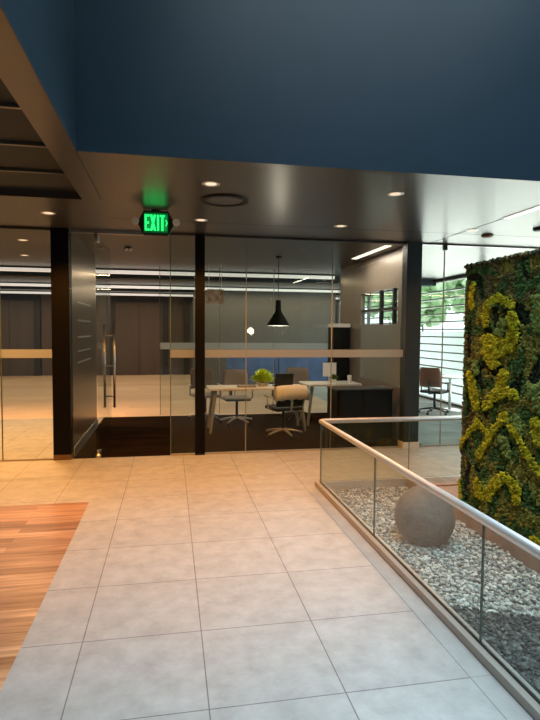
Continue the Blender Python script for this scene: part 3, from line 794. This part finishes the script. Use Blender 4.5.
# objects on desk and table
def leafy(name, lab, cat, loc, r, n, m, pot='white', ph=.12, seed=1):
    random.seed(seed)
    t = thing(name, lab, cat, loc)
    obj('pot', lathe(nb(), [(r * .35, 0), (r * .5, ph), (r * .46, ph)], 16), pot, t, smooth=False)
    lf = nb()
    for i in range(n):
        a = random.uniform(0, 2 * PI); e = random.uniform(.1, 1.45); d = Vector((math.cos(a) * math.cos(e), math.sin(a) * math.cos(e), math.sin(e)))
        c = Vector((0, 0, ph)); tip = c + d * r * random.uniform(.7, 1.15); mid = c + d * r * .6 + Vector((0, 0, .02)); sd = d.cross(Vector((0, 0, 1)))
        sd = (sd.normalized() if sd.length > .01 else Vector((1, 0, 0))) * r * .16
        vs = [lf.verts.new(p_) for p_ in (c, mid + sd, tip, mid - sd)]
        lf.faces.new((vs[0], vs[1], vs[2])); lf.faces.new((vs[0], vs[2], vs[3]))
    obj('foliage', lf, m, t)
    return t
leafy('potted_plant', 'bright chartreuse potted plant on the white meeting table', 'plant', (1.58, 9.15, .751), .23, 240, 'plant', 'white', .06, 4)
M['leaf_dark'] = island_mat('desk_plant_leaf', [(.06, .14, .03), (.12, .24, .06)], .6)
leafy('potted_plant', 'small green potted plant on the white desk', 'plant', (2.98, 9.5, .751), .10, 60, 'leaf_dark', 'white', .07, 5)
lp = thing('laptop', 'open dark laptop on the meeting table right of the bright plant', 'laptop', (1.92, 9.08, .751))
obj('keyboard', bx(-.16, .16, -.11, .11, 0, .015), 'black', lp)
sc_ = obj('screen', bx(-.16, .16, -.005, .005, 0, .22), 'black', lp); sc_.location = (0, -.11, .015); sc_.rotation_euler = (.25, 0, 0)
mn = thing('monitor', 'white backed monitor on the white desk', 'monitor', (2.98, 9.78, .751))
obj('screen', bx(-.13, .13, -.012, .012, .10, .36), 'white', mn); obj('stand', bx(-.02, .02, 0, .02, 0, .12), 'alu', mn); obj('foot', bx(-.09, .09, -.06, .06, 0, .01), 'alu', mn)
o = obj('paper_stack', bx(-.15, .15, -.1, .1, 0, .03), 'tan_grey', None, loc=(1.28, 9.0, .751)); tag(o, 'flat taupe document folder on the meeting table', 'folder')
o = obj('cup', lathe(nb(), [(.035, 0), (.045, .14), (.04, .14)], 16), 'white', None, loc=(3.3, 9.55, .751)); tag(o, 'white cup on the right end of the white desk', 'cup')

# navy acoustic screens
for k, (x0, x1) in enumerate(((1.42, 2.75), (2.77, 4.3))):
    t = thing('acoustic_screen', ('left' if k == 0 else 'right') + ' of the two navy blue acoustic screens behind the meeting room', 'screen', ((x0 + x1) / 2, 13.6, 0), 0, 'navy acoustic screens')
    hx = (x1 - x0) / 2
    obj('panel', bx(-hx, hx, -.03, .03, .40, 1.36), 'screen', t, bevel=.01)
    for s_ in (-1, 1): obj('foot', bx(s_ * (hx - .1) - .02, s_ * (hx - .1) + .02, -.2, .2, 0, .40), 'black', t)
# tall black cabinet behind right
tc_ = thing('tall_cabinet', 'tall black shelving cabinet at the back right of the meeting room', 'cabinet', (3.32, 10.3, 0))
obj('body', bx(-.16, .16, -.2, .2, 0, 1.78), 'shelf_black', tc_)
obj('top_shelf', bx(-.17, .17, -.22, .2, 1.79, 1.86), 'white', tc_)
# picture near the post
ft = thing('framed_picture', 'small cream framed picture right of the slim dark post', 'picture', (.80, 11.2, 0))
bpy.data.objects.remove(ft)
ws = thing('hanging_sign', 'small cream mottled panel hanging from the ceiling right of the slim dark post', 'sign', (.86, 10.4, 0))
obj('panel', bx(-.16, .16, -.015, .015, 2.22, 2.50), 'cream', ws)
for s_ in (-1, 1): obj('hanger', tube(nb(), [(s_ * .12, 0, 2.5), (s_ * .12, 0, ZC)], .004, 6), 'alu', ws)
# dark partition at the far middle
struct('wall_far_middle', bx(.7, 5.2, 16.5, 16.6, 0, ZC), 'grey_wall', 'charcoal wall behind the acoustic screens')

# ------------------------------------------------------------------ outside
struct('ground', bx(XW + .2, 60, -20, 60, -.3, -.12), 'pave', 'pale paving outside the windows')
struct('wall_garden', bx(14, 14.3, -10, 55, -.12, 1.75), 'facade', 'white garden wall outside the windows')
random.seed(5)
for i, (tx, ty, th) in enumerate(((11.5, 15, 4.6), (12.2, 19.5, 5.2), (11.6, 24, 4.8), (12.4, 29, 5.4), (11.8, 10.5, 4.6), (16, 21.5, 6.2), (16.4, 33, 6.6))):
    t = thing('tree', 'leafy green tree outside the windows', 'tree', (tx, ty, -.12), 0, 'trees outside the windows')
    obj('trunk', tube(nb(), [(0, 0, 0), (.06, .02, 1.2), (0, 0, 2.4)], [.12, .09, .06], 8), 'trunk', t, smooth=True)
    its = []
    for k in range(420):
        d = Vector((random.gauss(0, 1), random.gauss(0, 1), random.gauss(0, .8))).normalized() * random.uniform(.4, 1)
        its.append(((d.x * 1.7, d.y * 1.7, th - 1.4 + d.z * 1.5), (random.uniform(.12, .26),) * 3, (random.uniform(0, 3), 0, random.uniform(0, 6))))
    o = blobs('foliage', its, 'leaf', t, rough=.35)

# ------------------------------------------------------------------ daylight
wd = bpy.data.worlds.new('daylight'); SC.world = wd; wd.use_nodes = True
bg = wd.node_tree.nodes['Background']; bg.inputs[0].default_value = (.80, .92, 1, 1); bg.inputs[1].default_value = 3.2
l = bpy.data.lights.new('skylight_fill', 'AREA'); l.shape = 'RECTANGLE'; l.size = SX1 - SX0 - .1; l.size_y = SY1 - SY0 - .1; l.energy = 260; l.color = (.74, .90, 1); l.spread = 1.6  # area lamp added below the unseen skylight to boost its daylight
o = bpy.data.objects.new('skylight_fill', l); COL.objects.link(o); o.location = ((SX0 + SX1) / 2, (SY0 + SY1) / 2, ZT - .05)
l = bpy.data.lights.new('window_daylight', 'AREA'); l.shape = 'RECTANGLE'; l.size = 12; l.size_y = 2.7; l.energy = 620; l.color = (1, .97, .92)
o = bpy.data.objects.new('window_daylight', l); COL.objects.link(o); o.location = (XW + .4, 12, 1.5); o.rotation_euler = (PI / 2, 0, PI / 2)

# ------------------------------------------------------------------ camera
fpx, pitch, yaw, roll = 535.6952, .0535969, .1847138, .0070910
fw = Vector((math.sin(yaw) * math.cos(pitch), math.cos(yaw) * math.cos(pitch), -math.sin(pitch)))
rt = Vector((math.cos(yaw), -math.sin(yaw), 0)); up = rt.cross(fw)
r2 = rt * math.cos(roll) + up * math.sin(roll); u2 = up * math.cos(roll) - rt * math.sin(roll)
cam = bpy.data.cameras.new('camera'); co = bpy.data.objects.new('camera', cam); COL.objects.link(co)
cam.sensor_fit = 'HORIZONTAL'; cam.sensor_width = 36; cam.lens = fpx * 36 / 540; cam.clip_start = .05; cam.clip_end = 200
co.matrix_world = Matrix(((r2.x, u2.x, -fw.x, 0), (r2.y, u2.y, -fw.y, 0), (r2.z, u2.z, -fw.z, 1.7), (0, 0, 0, 1)))
SC.camera = co
vs = SC.view_settings; vs.view_transform = 'Standard'; vs.look = 'None'; vs.exposure = 0; vs.gamma = 1; vs.use_curve_mapping = False
